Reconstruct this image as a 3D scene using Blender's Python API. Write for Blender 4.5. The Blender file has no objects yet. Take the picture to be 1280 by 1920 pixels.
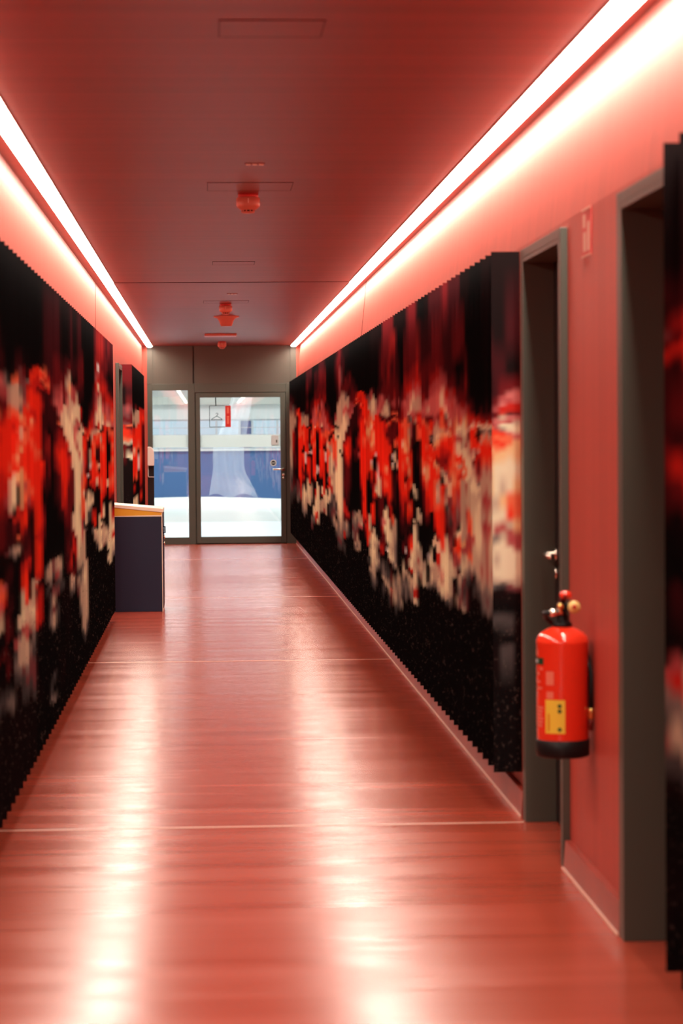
import bpy, bmesh, math, random
from mathutils import Vector, Matrix
random.seed(7)
COL = bpy.context.scene.collection
PI = math.pi
RIGHT_ART = "3436|K226K214M207P194w177w162G143w128G105g82g51K43 3414|K225K214M204P194w177w158G143w128G105G86g67K44 3330|K227K213M202P191w176w161w143w114G103g91P80g73K54 3267|K208M197G188w179w165r154r140R122M103R89g78K63 3189|K226k196P182w172M161R151M137R122k105M91g83K66 3112|K226K189r185o181M176M164k151K130K99P92P82G71K64 3059|K226K189O186O179r174O164o154O147O130O114O103R95P88G79K66 3009|K226K183r180O175o164o154O147O124O108O94r87r77M71K65 2959|K226k183G179w174w167O163o156O151O138K134O130r118R112r102R95G91w82w72G62K56 2911|K226K183G178w170O164o156o150O143K139K134o130O120O114R107r103M97W88W77w67G59K53 2865|K226k186M179w175w167O162O145O135s132s122K118M110K97K91W84w75w67G62K59 2801|M222R209M197R188M179w173w165M163O160O151r145O136o132K131O126O114R105w101W98W86w76K73 2743|M223M211K199k184M176R169M164O162M160K154k145G142K136s135K131O126O112O99M98W94W84W78w75K72 2702|M222K196R181M173r169K165M161r157o151O146K139s134K131R124M112K103w94w85G80K77K66G61P52K46 2647|K227K198R186q177p169o163o156O148o142O134O122O110M104K98K78W74W68G63K54 2596|K225M217M205R194r188p180p171p164W163O160O151o144O137r125O117o111O107K102K97r94r91W81W72o69r65K56 2572|k226M216M205R194r186o178p171o164O161M156K146K123s120s114K111K104W104W89W74r71r66W63K57 2530|k226M212R201R193r189p182q174o164O161M154K146K123s118K112K102W99W87W73w64K58 2494|M226R214R201D192D187R182o174p168p162O160O151O140o138O124O113K107M96K88w85w77K72 2450|M225R213R200R192p184q176p168W163R161q158o154O146O141O135O124r113K108K103W100W94r93K90w87w78K74 2415|M226R212R202D190q181p175p167p165q159o154O150O147K141o137O127O114O106O101r97O95W93w82q79K74 2372|k225R209R196D189K183D175p169p162o157o153r149R144K138s136s129K126M120K115K102W98W88w80w76K74 2343|K225K190M180D173r167p162o156o150W144o139O133O126O120K115P110K106r104K100K97W93W88K87 2301|K225K184M177R167r163q159o156R152K149o146w142o136w131w121w116O112O108r105W100W93g88g83k72K67 2262|K225K172R164r161o158r156M154K152o149w139W136W129W119w114W109r104r101G97g89P79g74K69 2224|K226K174k164D160o159K156o153O149o144o134w127G122w117w110w102g97G90P83w75G70K68 2187|k226M214K188k176q169w164K162W157W152o147o137p128W118W103w96g91g86G84K79w72g64K59 2148|M226R218R208M192M185w178w171w162K161w158W154k153W149W140W123W107W92w85G75G66P61g56K49 2116|R226R217q208q201P189w182w170w161W152W141K141K139W137W119W105W93W84w74G65P60g55K51 2090|M226M216P202R194w186w179w173w166W161W152W140K136W133W119W103W92w80G68g59K52 2059|k226M211M199R193w186w179p174W168W161W154W150R148r145R138M129M122R113M102r95r89R86M81G79G74r70r67K64g58K49 2025|k226k205R199R192G185w181p176w170W163W159R155R152r147O143O138r135R127R118R107M96r91r87R84w78G71K66 1994|k226K209M202R194M187w184w178q174w167w163M160M154r151O145O139O135r132R125R117M103K92r88M83g79g72K68 1963|K227K208R199M189R183q178q174p169M166M161R154r150r139R132M126M117K104K69 1936|K226K203M197R188R182q177p172M170M161k152K148M143K137K118K94P90G85P79G75G72K69 1909|K226K202M192R186D179q177M175M165k154K144R141M135K131K95G92w88G82P76P71w68G65K61 1880|K226K195M189r183o182r180o179M177M164k154R150R140K131K94w92G87P79w73G66w65K62 1854|K225K188O186O184r181O180R178R175R170D164M158D154r148M142q139K134K97w95w88p84K81K74w70w66K64 1828|K225K188O187r182r179o177O175R173D169r166O162O156O150O142O134O126r118M110M105K95w89W86p84K81 1803|K225K187O186O182O178r176O174O170r167O164O156o150O142O134O126O116O110r106O102O94r91M86K80 1779|K225K185r183O179O174O168o164r160O154o150O142O129O119O114O107O99O93R90r87R81K75 1757|K225K184P181O179O173O170O166o162Y156o152O148O141O133O127r123K120K113K98r94O88O80O74r73K72K66g64K58 1734|K224K185P182G178w173O171o166o160Y158Y155o151O146O141O133O129K126K98W95W91W87o83w77G74w71w67g66g60w57g54K50 1712|k224K188q184q180w177w171o165Y162W160o156o151Y147o144O141O137s135Y131O128O124R118K114K106O104O97r92R90K88R85W83W78W72W65w59G53g48K44 1690|k224K189M184W178W173w169w165O163o162O159Y154Y149o145O141K137K132R128K122r115O112R108O105O96r92K90W87W81w77W72w64w56G51g47K43 1669|k224K187k180w177w172w169O167O163O156O149O143s140K138K130O127r121w117W115r113K108k101K93K86W81w76w71W65G61K58g52K48 1648|k224K189M181P176p170O166O160O152O145O141r138s125W121W118W114M111M101K92K83w80G78K75G70w68G64K61 1627|k224M195M183q179p174p170M167r164O161O154O149O142O136O131r127W122W116W113R111R102M93K86R82r78R74K71g66K58 1608|k224R195M188R182p179q172w168R166M164O162O158O151O143O137O131r126r119R113R104R100p97p94r92R86R83r78r75K73G65G61w59K56g52K42 1588|R224R212R194R182q175w172w168M165r162r158O152O145O142O137o131O127o122O117r115K112K105W104W100p96W93R87R82K77K73g66G61w57g53K48 1568|R224R208M194R183R178w175W170w167R164M163O160r158R154O149O144O135Y132O126o121O118R114K109W104W100W97W91W86K82s78K77g62w56K53 1550|R223R207D193R181P176w171W167R165M163o162R158R154r149O146O142r139O134O127O118O113r109K106K101W99W94W87w82W80W75R73K70g63w54g49K39 1532|R223D206R196R186R174M171R168M164O162R159R156R149O146O143K141K135r131O127O120O115R110r107r101R98M95W91W86w81W74K71R62K57r55R52K42 1514|R223D212M196R186R177q174R170o167R166R165o164M162R156R151K146K143s141K137s136W134K131M126R116K111K105o102o99w95w89w82W75G72K68w58w53K44 1496|k223D212R199R185D179q173R169o167M166o164R162R157R152o150o147K145W141W138K136K133M123M113K106K103w100w93G83G74w73K69G61w52g46K39 1479|k223M211M195R182R175R169o167D165o163R161M154O151o149K144K140W135w134K132R128K123K93K74w65G54K44 1467|k222K211M191R178q174M169R165O161r156O151O146O140O133r125R118M112k105K92K71w66w58G51K45 1452|k223K207K184M175R170R165D162O160O154O148O143O135O128O122r116R109R103M98k91K69G60g56w52K47 1436|k222K206K187R176q173D167D164o160O157O153W148o145O141o135O130O124O119r114r110R103M98K92R87K81W73w70G65g60K53 1421|K222R193D184D176p173q168q165o163o160o153Y148Y145O142O138O134r131K127o124O120r116M113K108K104M96M89s85K83M78K75w73g69G64G59K53 1405|M222R193D185r180q176p171p166o162o154o149Y145o142Y140O135r132K129r126O122O118r115O111O107r105M101K96R92K87R81K76w71G67g62K56 1391|R222R192D186r180p176p169W166g165g162o160w156Y151O143O140o137Y133O128O123K120K117r115o113O108r106K100M97r93O89r87R83W81W78r76K74w71w66G61K57 1376|R222R195D186r181p177W169p166G163q159q154R151R147O142O137O133O128o125K122K118r115O111r108K105K98r95O90W85W81W78r76K73w70G64G61K56 1362|R222R198D187q181W175w171p166r163R160M157M151K147K135K127W125W123K119K115K107W105K104W102W95W86w80W74W68r65r62W61W59K57 1348|R222R197D188r182p176w172w169q165w162M159M154K148K135K124W123W120W119K117K109K106w103W99W93w88w84w78W72r66r63W61W59K58 1333|k222D197r191r185p179w173w169r165O163r160o159o154o152K150M141K135K114W113W111W107K105K96W92w87q84w80G76k74K61 1319|K222R196R190D186r182p177w173w169r165O163r159o156o153K150K141K129K112W109w106K104K94w89w84w81P76K73 1307|K222M196R187R179D173p167q164o161O158O153O144O143o140o134r131R125M121k115K103K86w84w82W77W73K70 1294|K221M198R187R178D174q171p167q164o161O158O153O147O141o138W135o131r128R123R117M111K105K87w84W79W75W73K71 1281|k221M198R189R181R174p171p165R163R162o159O156O150o148O144O141o139Y134Y131o127O123r117r113R109K104K86K76w74G73K71 1269|k221M200R189M181R174p171W167q164R163R160o158o154O148O144o142O140Y136Y132O129O123r119r115R110K106K92s90W86K84K78G75g73K71 1256|M221M200R189D182q176p172p165R163O160O158o155g153G152K150o149O147O143o141O139O133O128O122O118O114K113K100k97W90W88W86w83W79w76g74K72 1245|M221R202R188D183q177p172p166R162O160r157q155g153G151R149o147O144O141O139O133O128O123O118r115K113K100W99W97K95K89W87w84w79G77k74K71 1233|M221R202R188D184q179p172p165q162q160w157w154w151Y149q147O145O142Y139O136O132o130o125o121o117O113r108K103W101W98k96K91K89w87w84w80G76K74 1222|M221R201R193D185q180p173p166q163w158w155W153Y150o147O145R141R140Y138o135O132o130w128W124w120o118O113O108r104k100W99W95r93r89w86w82w78G75K73 1211|M221R201R190D185q179p173p167R163q159w157W154w152Y151O147O143D141D139o137o135O133w130w125w121o118O114O108O104r102W98W95r93r90q87w83W79w75g73K71 1199|M221R200R190q181p177W173W169o167O165o162o158w156Y154O150r146D142D138w136G135K133K130O128O125o122O116O109O104O98p96W94W89p83q81W77W74G73K70 1189|R221M200R187q180W176W172W168o166O165o159Y157Y155o152O150r146D141D137W135W134K132K130O128O125O122o120O115O109O103O99o97W95W88W80W76w73K71 1178|R221M199M187q179r174p170W166g163R161r158q156Y154o152O150r146R141r137G135W133W131r129R127w121k118R112k106W102W98W94W86W79w74g72K69 1167|R221M199M186R179r173p170p166W163q161D158W155o153O151O148D144D137q134w131W129W126q123P120G118P113R107P104W96W91W84W78w74g72K68 1157|M220M199M183R178q173p168p163W159o157Y154O152O148r144O140o136q132W130W127W125P123P117g112R107q101P98w95W92W85W77G74K69 1147|M220M198M186R179q173r168p163q159q157r155o153O150O146o143o138Y133o127q121r119q115k111P107g102R97W90W87k84P79k75K70 1138|M220R193M185R178r174p170q163r157O152O148o144o138Y131o128o123r118q110k105k101o100q96p92W90W87k85k80k76K69 1127|M220R193k185M178R173q169p165Y158W155p153q152W149W146O144O142Y140o138o135O130q125q122G118P112K109W107O104O99q97R93R88k85k80w76K71 1115|M220R195K185k179R170q166q160W157w155q152W149W145O143o141w139o137r134o132r127q122P115k110W108o105O101o98q95G92k90w88w86G81P76K71 1103|k220R197k185M178R171D168p164o160W157w154q152w148W146O144O142w139O138r135w132w124w116W111w106Y103q101w98W94W90G88P84P79w74K72 1094|k220R199k184M176R171D167p164W158W155w152w149W147W144o142o139W137o135w132w124w114w107Y104q101w97W93w91P87g82G76w74K71 1083|k220k198R184D177R170q165Y159W155w152q149W147W143W140o139o136W134q131w124q118w110q105q101W98W95G90g87P81P76K73 1072|k219K198K184k174M169D166r162q158w156R155R153w149w146W143W139W135w133w128w123o118o115O111q109q105o99w96G92g89k84K77 1063|K219K183K172R165r161r159W158O156O153o149q147w144W141W138w134W131w127w120o115o110q108q103o99w95P91k88k81K75 1055|K219K172M165r161W158O156O152O149w147W144R142w138W133W130w127w118w111q108w103w97G93k91g85k80K75 1044|K219K169k163r160O158o155K154O152O149q147R145r143q138w134W132W130w125W117W109w100w95G91g88k81K74 1034|K219K169k164r160W158R157K155K152O150o148w147r145R142R138q135G132W131w128W123W114W107w98w93G89g85k80K75 1025|K219K168R162r159W158K155o153w151O149O147r144r142q137w134w127w117W110w101q96w89G85g80K74 1013|k219K171k164R161r159W157G156w153o151O149O146o143w138w131q126w119q115w106w99w92G86G81K76 1004|k218k171M164R160W158w156o153o151O148O144q140w135q129q123q116q111q103q95G88P84G79k76K74"
RIGHT_CAP = "1150|k227k201M188k175k164M161D158o157O155O153o150Y148o145Y140Y131w126W119W114G111W105W99w95G92k89K83g78K73k61K48 1177|k227k196M181M171R167q164R163R161p160q157O155o153O151o149Y145W140W132w126W120q115G112W108w103W97w94g92k90K83g79K72k64K48 1203|k227k196M181R171q169p166r165r163w161p159W158G156O155o152O150Y146W140w132Y127W121q116w113W109W103W96w94g93k90K83g79K70g66K48 1232|k227M196k181R173p170q168r166r164M163p161q159W158W156p155o153o151Y148W142W133o128O121w117q114q110W107W102W96w94P92k89K83g78K70g67K48 1260|k227M196k181R174p171p168r166r164R163p161w159W157W156p153Y151Y146W140Y133o128o122Y117q112q108W105W98w93P91k89K83k74K63K48"
LEFT_ART = "909|K231K207M191M185k181P179p177q172M168o163r160O158r155O149O145r139r133D127R121R113k109K101o99o93p90W83W81K80K71R71K69k60g54k48 929|K232K200k191M186M181q178p176q172R167M164R162r160O158O148O144r139r133D128R121R114k108K99p97o94r90k87M82K76R71K67k60g53k46 944|K232K201k182G177q172R167r164O161O152O142r135q129R125M119M110P109k107M99M93k89R82R76K73R63k58g54G51k46 963|K233K193K179k177w174w169o166o163O161O155O146o142O139W137W131W126q123K122M120M112G109k106M101k94M87K83M77K72k62K56G48k42 982|K233K191k181o177w175w171w168o165O162r159O155O148o147O142W138W133W129k124k123r121R118M112w108G106K104K82K74q71q69g67G61g57k52k44 1002|K233K194M183o178w176w171w168o164O161O158o157O156o149Y146o143O141Y139Y137q135M134K131K127r125r122M118k115o113k111w108K105K81W80W76g74G71w69w65w61G58g54k50k41 1021|K234K195M186P182P178G174w170G166Y163o160W158W155o152Y149O147O143Y140Y137Y131Y125r123O120O118r115R112M108M103r99O95O92W87W83W77q73w69w67w60P56g52g46k39 1042|K234K196k187R182P177P173q169O167O165o162o160r158o156o152O150O148O141o137q134o128r125O121O118R114M111M107R103r100O95O88O85r83w81w76q72q69w65w58G55P50g46k37 1062|K235K197k185k181G179r177O174O171o168O165O161o158o154O151O147O140O137o135o131q126R123M121k117M113R103r101D98K94K84w83W79w73P69K67G62P56P52g46k39 1082|K236K197K185r184O182O179r178O175O170r165O164Y162o159O156o152O147O140O134o130O127r125M121K117K98K92w90w86w80W77w71G66g58P52P46g39k35 1104|K236K198K187O186O182r180r176O173O168r165r163O159O153o148o147O142O136O129O122O114O110r109O107O100O94r90w88r87R84r77O73r68k65K54k39K30 1126|K237K199K188O187O184r182r179R177O173O169O162O154O149o148O142O132O120O114r109r108O103O94r89k87r81r73r69M66K64K40k35K28 1155|K238K200k188o185O184o182R180r178M176R173D170M164M159M152M147R144O142r138R132K128K124R120D115R109M104K99K39K25 1177|K238M196M191o184r182o180R177M175M167M159R156D149R144M139M131k123K118K93G91w89w86G84k83g79k75K71K22 1199|K239M195M189R186r183o180r177M175M165k157D153D149R142R137M132K125K94w91w86G82K78g76g71G64G62K59K37g27G24K22 1220|K239M198M187R181M175R172M169M162K154k147K138K117K94P91P87g85k81P77w71P67w63w59G58K55K37g34K27G21K19 1255|K240M201R193R183q176p172R169M167M160R154r147D140M135M124K116K93w91w88q83g79P75K70g65K53K19 1283|k241M202R191R184q177p171p167R164o161R160D156r150O144r137R133R126M118K108K93w87w86G82g76K70K51k26K16 1308|k241k202M192R186q180p176p170W166W161R159D156r150O146O140O134r126r118M113K106K87K79g75k70K46k30K16 1333|k242K201M192R185R178M173W171W166W160W156R154r150O145O140O132O124r118D113R109M102M87K77k70K16 1357|k242K202M196R190w184q178p174w169W163W154r150D145r141r133R124R116R108M101R92M86R83R80K77k69K16 1384|k243k200R194w188Y182w177w172w166W160W151W147R145r142D136R127R118R109R100M94r82R77w74w70g65K61K17 1408|k243M201M195k187q182q177w173W166w160W151W143W137R135R129R117k112W108W102R99r94r89k85k80R74w72G67K62K17 1433|k244k205M192k186q181q176W171W167w163p159p154W145W138W132W123W110W104W99W96R95r87R79M73M67K61K18 1459|k244k206M196k188R183w178W172W167q164p159W154q148W144W135W122W109W100W94W83w78g72w68P62K56K15 1483|k245M206R193R187M180R175W172W165p162K159W157W152W147p144W138W128W118w109W96w83w77g72G67w61w54G48K43K16 1505|k245M211R197R189M181k174r171D167R164w161W157W151W141w134p128o121o113o106q101p95w85w78G74w67w59w49w36g33K30 1530|K246K212R198R191M184K174K164R161W158K156O154O149o144p137o129o122W119o114o109r104g100g97w94w84w75W66w57w44w33g28K23 1555|K246K161r159o157r155O151O147r144r138R132O127R120k116W111W104W99k97g94K93K77w74w62w52w42g32K26 1587|K247K171k164M161r158O155o153M151M143k136k131s129k127k121W116W110w107g104g100K97K67k57K23 1618|K247K179M170R166r163O160o157K153K147w145w141w138s135r131R127O124K120w115W110G106g103K96K28 1647|K248K183M174D168r165r161w156w154o150O147O139o136O132O125r121K118W111k107r102r98k94G91K87K29 1678|K249k213K193R182D172q165q161w157O154o149o143O139O132O126r121K115K106r101O97O93K91W90w84K81K30 1713|k249R214D203q195r190q182p174W169W163R161w158o154O150M144K139o133O127W124W122K118K109K90W87w81g77K74K28 1750|k250D216D208s205s202q200r194W191W189q185w179W173W167r163r160W158o156O151M144M136W134K130O126O121K115K100W96W89W81W74K71K27 1780|k251D215D205D197r189w181W173W167W161k158o156w152o148O142O134O126o122o117O111r99o96K93W90R88W85w78W74K70K26 1818|k251D216R206D198r190D182p174w168W164R162M159O156O150o146O140O130O122O116r110K106W99W95K92w84w76P72K71K24 1858|k252R219R207R201r190D182q174o168p164O161O156O149O141O129O119r113K107K87w84W81w75K70K25 1893|k253M221R208M200D191r183p174p168W163r161M157K151K141K129K122W120W116K114K102K85w79W71W67K65W59K55K24 1935|M254R222M209k201M192r183q175p168W163o161o157r153k147k136O130O124o117O111r107K103W99W94W86W77W67W57W54K52K23 1990|M255M211k197M189r180o169p163R161o157O151o147O140o136O127o119O110R105K99r90W80r73W69w62G58K54K22"
SHORT_CAP = "-860|R229R214k203k189P183P178R172P167r165r164O161O156o151w147R145R136k120k81w75k61K42 -821|R229R214M200R191q182P175R170P167o165R163O160O154o150w146M143W132k131k130k81K42 -783|R228R214M200R189P182R175R167o166R163r158O153w148k144R139W133W131k128K81W69K53"
SHORT_ART = "2589|k228K199k181w173K164r161O153O144W139O130O122O113K105r99K91W85W77K65 2667|K227K191R185w179w167O161O147o138O129O118o109K103K91W86W77K66 2752|K227K183w183w171O166O153o143K137s128s119K113K104K89k75K63 2839|K227K189r185O181O165O146o134O115r100R94O84k75K66 2939|K227K188r185O175R165M146R127M107K82k69K63"
NEAR_ART = "612|k228k199M189k185M182P179M177r174M170M156R149M138K128K96q93G88g81P75g70k64K58k33K19 592|k226k198M188D182R179r176M172R160M153r146R140k132K119M114k101q95r91G85w77g70k63K55k37K23 575|k225M187r182r178O174R169R160M150r143R137k130K118k102w96w88G79g71k65K27"


# ------------------------------------------------------------------ helpers
def lin(c):
    out = []
    for v in c:
        v /= 255.0
        out.append(v/12.92 if v <= .04045 else ((v+.055)/1.055)**2.4)
    return tuple(out)

ROOT = {}          # object name -> world position of its origin

class MB:
    """collects shapes in world coordinates; build() links them as one mesh object"""
    def __init__(s): s.v, s.f, s.sm = [], [], []
    def add(s, vs, fs, smooth=False):
        n = len(s.v); s.v += [tuple(v) for v in vs]
        s.f += [tuple(i+n for i in f) for f in fs]; s.sm += [smooth]*len(fs)
        return s
    def hexa(s, p):
        return s.add(p, [(0,3,2,1),(4,5,6,7),(0,1,5,4),(1,2,6,5),(2,3,7,6),(3,0,4,7)])
    def box(s, x0, x1, y0, y1, z0, z1):
        x0, x1 = min(x0,x1), max(x0,x1); y0, y1 = min(y0,y1), max(y0,y1); z0, z1 = min(z0,z1), max(z0,z1)
        return s.hexa([(x0,y0,z0),(x1,y0,z0),(x1,y1,z0),(x0,y1,z0),(x0,y0,z1),(x1,y0,z1),(x1,y1,z1),(x0,y1,z1)])
    def prism(s, pts, axis, a, b):
        """polygon pts (2D) extruded along axis from a to b"""
        def P(p, t):
            return {'x': (t,p[0],p[1]), 'y': (p[0],t,p[1]), 'z': (p[0],p[1],t)}[axis]
        n = len(pts)
        vs = [P(p,a) for p in pts]+[P(p,b) for p in pts]
        fs = [tuple(range(n)), tuple(range(2*n-1, n-1, -1))]+[(i,(i+1)%n,n+(i+1)%n,n+i) for i in range(n)]
        return s.add(vs, fs)
    def lathe(s, prof, c, n=32, axis='z', smooth=True):
        """prof: list of (radius, height) about axis through c"""
        vs, fs = [], []
        for r, h in prof:
            for k in range(n):
                a = 2*PI*k/n; p, q = r*math.cos(a), r*math.sin(a)
                d = {'z': (p,q,h), 'x': (h,p,q), 'y': (p,h,q)}[axis]
                vs.append((c[0]+d[0], c[1]+d[1], c[2]+d[2]))
        m = len(prof)
        for i in range(m-1):
            for k in range(n):
                fs.append((i*n+k, i*n+(k+1)%n, (i+1)*n+(k+1)%n, (i+1)*n+k))
        fs.append(tuple(range(n-1,-1,-1))); fs.append(tuple(range((m-1)*n, m*n)))
        return s.add(vs, fs, smooth)
    def tube(s, pts, r, n=10):
        pts = [Vector(p) for p in pts]; vs, fs = [], []
        for i, p in enumerate(pts):
            d = (pts[min(i+1,len(pts)-1)]-pts[max(i-1,0)]).normalized()
            up = Vector((0,0,1)) if abs(d.z) < .9 else Vector((1,0,0))
            a = d.cross(up).normalized(); b = d.cross(a)
            rr = r[i] if isinstance(r, (list,tuple)) else r
            for k in range(n):
                t = 2*PI*k/n; vs.append(tuple(p+a*(rr*math.cos(t))+b*(rr*math.sin(t))))
        for i in range(len(pts)-1):
            for k in range(n):
                fs.append((i*n+k, i*n+(k+1)%n, (i+1)*n+(k+1)%n, (i+1)*n+k))
        fs.append(tuple(range(n-1,-1,-1))); fs.append(tuple(range((len(pts)-1)*n, len(pts)*n)))
        return s.add(vs, fs, True)
    def build(s, name, mat, parent=None, bevel=0, recalc=True):
        me = bpy.data.meshes.new(name)
        xs, ys, zs = zip(*s.v)
        if parent is None:
            org = Vector(((min(xs)+max(xs))/2, (min(ys)+max(ys))/2, min(zs)))
        else:
            org = ROOT[parent.name]
        me.from_pydata([(v[0]-org.x, v[1]-org.y, v[2]-org.z) for v in s.v], [], s.f)
        me.polygons.foreach_set('use_smooth', s.sm)
        if recalc:
            bm = bmesh.new(); bm.from_mesh(me); bmesh.ops.recalc_face_normals(bm, faces=bm.faces); bm.to_mesh(me); bm.free()
        me.materials.append(mat)
        o = bpy.data.objects.new(name, me); COL.objects.link(o)
        if parent is None: o.location = org
        else: o.parent = parent
        ROOT[o.name] = org
        if bevel:
            b = o.modifiers.new('Bevel', 'BEVEL'); b.width = bevel; b.segments = 2; b.limit_method = 'ANGLE'
        return o

def tag(o, label=None, cat=None, group=None, kind=None):
    if label: o['label'] = label
    if cat: o['category'] = cat
    if group: o['group'] = group
    if kind: o['kind'] = kind
    return o

def thing(name, loc, label=None, cat=None, group=None, kind=None):
    o = bpy.data.objects.new(name, None); COL.objects.link(o); o.location = loc
    o.empty_display_size = .1; ROOT[o.name] = Vector(loc)
    return tag(o, label, cat, group, kind)

def structure(mb, name, mat, label, cat):
    return tag(mb.build(name, mat), label, cat, None, 'structure')

# ------------------------------------------------------------------ materials
def material(name, col, rough=.5, spec=.5, metal=0, streak=None, amount=.1, coat=0, bump=None, rough_var=0):
    """streak = (sx, sy, sz) noise scale for a grain that varies the paint a little"""
    m = bpy.data.materials.new(name); m.use_nodes = True
    nt = m.node_tree; b = nt.nodes['Principled BSDF']
    c = (*col, 1)
    b.inputs['Base Color'].default_value = c
    b.inputs['Roughness'].default_value = rough
    b.inputs['Specular IOR Level'].default_value = spec
    b.inputs['Metallic'].default_value = metal
    b.inputs['Coat Weight'].default_value = coat
    b.inputs['Coat Roughness'].default_value = .11
    if streak or bump:
        tc = nt.nodes.new('ShaderNodeNewGeometry')
    if streak:
        mp = nt.nodes.new('ShaderNodeMapping'); mp.inputs['Scale'].default_value = streak
        nz = nt.nodes.new('ShaderNodeTexNoise'); nz.inputs['Scale'].default_value = 1; nz.inputs['Detail'].default_value = 5
        nt.links.new(tc.outputs['Position'], mp.inputs['Vector']); nt.links.new(mp.outputs['Vector'], nz.inputs['Vector'])
        mx = nt.nodes.new('ShaderNodeMix'); mx.data_type = 'RGBA'
        mx.inputs[6].default_value = (*[v*(1-amount) for v in col], 1)
        mx.inputs[7].default_value = (*[min(1, v*(1+amount)) for v in col], 1)
        cr = nt.nodes.new('ShaderNodeMapRange'); cr.inputs[1].default_value = .3; cr.inputs[2].default_value = .7
        nt.links.new(nz.outputs['Fac'], cr.inputs[0]); nt.links.new(cr.outputs[0], mx.inputs[0])
        nt.links.new(mx.outputs[2], b.inputs['Base Color'])
        if rough_var:
            rr = nt.nodes.new('ShaderNodeMapRange'); rr.inputs[1].default_value = .3; rr.inputs[2].default_value = .7
            rr.inputs[3].default_value = rough-rough_var; rr.inputs[4].default_value = rough+rough_var
            nt.links.new(nz.outputs['Fac'], rr.inputs[0]); nt.links.new(rr.outputs[0], b.inputs['Roughness'])
    if bump:
        scale, strength = bump
        mp2 = nt.nodes.new('ShaderNodeMapping'); mp2.inputs['Scale'].default_value = scale
        n2 = nt.nodes.new('ShaderNodeTexNoise'); n2.inputs['Scale'].default_value = 1; n2.inputs['Detail'].default_value = 3
        bp = nt.nodes.new('ShaderNodeBump'); bp.inputs['Strength'].default_value = strength; bp.inputs['Distance'].default_value = .01
        nt.links.new(tc.outputs['Position'], mp2.inputs['Vector']); nt.links.new(mp2.outputs['Vector'], n2.inputs['Vector'])
        nt.links.new(n2.outputs['Fac'], bp.inputs['Height']); nt.links.new(bp.outputs['Normal'], b.inputs['Normal']); nt.links.new(bp.outputs['Normal'], b.inputs['Coat Normal'])
    return m

def emitter(name, col, strength):
    m = bpy.data.materials.new(name); m.use_nodes = True; nt = m.node_tree
    nt.nodes.remove(nt.nodes['Principled BSDF'])
    e = nt.nodes.new('ShaderNodeEmission'); e.inputs['Color'].default_value = (*col, 1); e.inputs['Strength'].default_value = strength
    nt.links.new(e.outputs[0], nt.nodes['Material Output'].inputs['Surface'])
    return m

def see_through(name, tint, clear, surface_col, rough=.03, glossy=True):
    """clear share lets light straight through, the rest is a glossy or a matt surface"""
    m = bpy.data.materials.new(name); m.use_nodes = True; nt = m.node_tree
    nt.nodes.remove(nt.nodes['Principled BSDF'])
    t = nt.nodes.new('ShaderNodeBsdfTransparent'); t.inputs['Color'].default_value = (*tint, 1)
    if glossy is None:
        g = nt.nodes.new('ShaderNodeBsdfTranslucent')
    elif glossy:
        g = nt.nodes.new('ShaderNodeBsdfGlossy'); g.inputs['Roughness'].default_value = rough
    else:
        g = nt.nodes.new('ShaderNodeBsdfDiffuse')
    g.inputs['Color'].default_value = (*surface_col, 1)
    mx = nt.nodes.new('ShaderNodeMixShader'); mx.inputs[0].default_value = 1-clear
    nt.links.new(t.outputs[0], mx.inputs[1]); nt.links.new(g.outputs[0], mx.inputs[2])
    nt.links.new(mx.outputs[0], nt.nodes['Material Output'].inputs['Surface'])
    return m

RED = (.50, .052, .040)
M = {}
M['wall']    = material('red_wall_laminate', (.45,.073,.051), .46, .28, streak=(3,11,.25), amount=.09)
M['ceiling'] = material('red_ceiling_laminate', (.27,.040,.031), .42, .22, streak=(.3,9,3), amount=.12)
M['floor']   = material('red_polished_screed', (.39,.060,.032), .225, .42, streak=(.5,5,1), amount=.08, bump=((.7,18,1), .12), rough_var=.04)
M['base']    = material('red_skirting_screed', (.34,.052,.036), .3, .3, streak=(4,3,4), amount=.2)
M['joint']   = material('pale_joint_filler', (.75,.50,.40), .35, .5)
M['gap']     = material('dark_seam', (.09,.014,.011), .6, .2)
M['frame']   = material('grey_brown_frame_paint', (.080,.084,.068), .42, .4)
M['panel']   = material('grey_brown_panel_paint', (.092,.083,.067), .45, .4)
M['leaf']    = material('dark_door_laminate', (.018,.012,.012), .45, .3)
M['steel']   = material('brushed_steel', (.72,.68,.60), .25, .5, 1)
M['coral']   = material('coral_plastic', (.62,.19,.13), .4, .5)
M['black']   = material('black_plastic', (.006,.006,.007), .42, .25)
M['slot']    = material('dark_slot', (.02,.006,.005), .6, .2)
M['pale']    = material('pale_plastic', (.9,.75,.65), .5, .4)
M['white']   = material('white_plastic', (.78,.70,.64), .4, .5)
M['ext']     = material('glossy_red_enamel', (.90,.045,.016), .16, .6, coat=.5)
M['extdark'] = material('dark_red_bracket_paint', (.18,.02,.015), .4, .4)
M['yellow']  = material('yellow_print', (.85,.62,.06), .4, .4)
M['orange']  = material('orange_print', (.72,.25,.02), .4, .4)
M['green']   = material('green_print', (.03,.10,.03), .4, .4)
M['greenlabel'] = material('dark_green_print', (.008,.06,.025), .4, .4)
M['text']    = material('faded_pink_print', (.80,.20,.13), .4, .4)
M['brass']   = material('brass', (.80,.52,.18), .3, .5, 1)
M['gauge']   = material('cream_gauge_face', (.85,.62,.22), .35, .5)
M['navy']    = material('navy_laminate', (.010,.015,.042), .4, .4)
M['ochre']   = material('ochre_yellow_laminate', (.72,.38,.03), .4, .4)
M['cream']   = material('cream_laminate', (.85,.74,.60), .4, .4)
M['redprint']= material('red_print', (.62,.03,.025), .5, .3)
M['dark']    = material('dark_line_print', (.05,.09,.09), .5, .3)
M['sign']    = material('red_sign_face', (.55,.035,.03), .45, .4)
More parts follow.
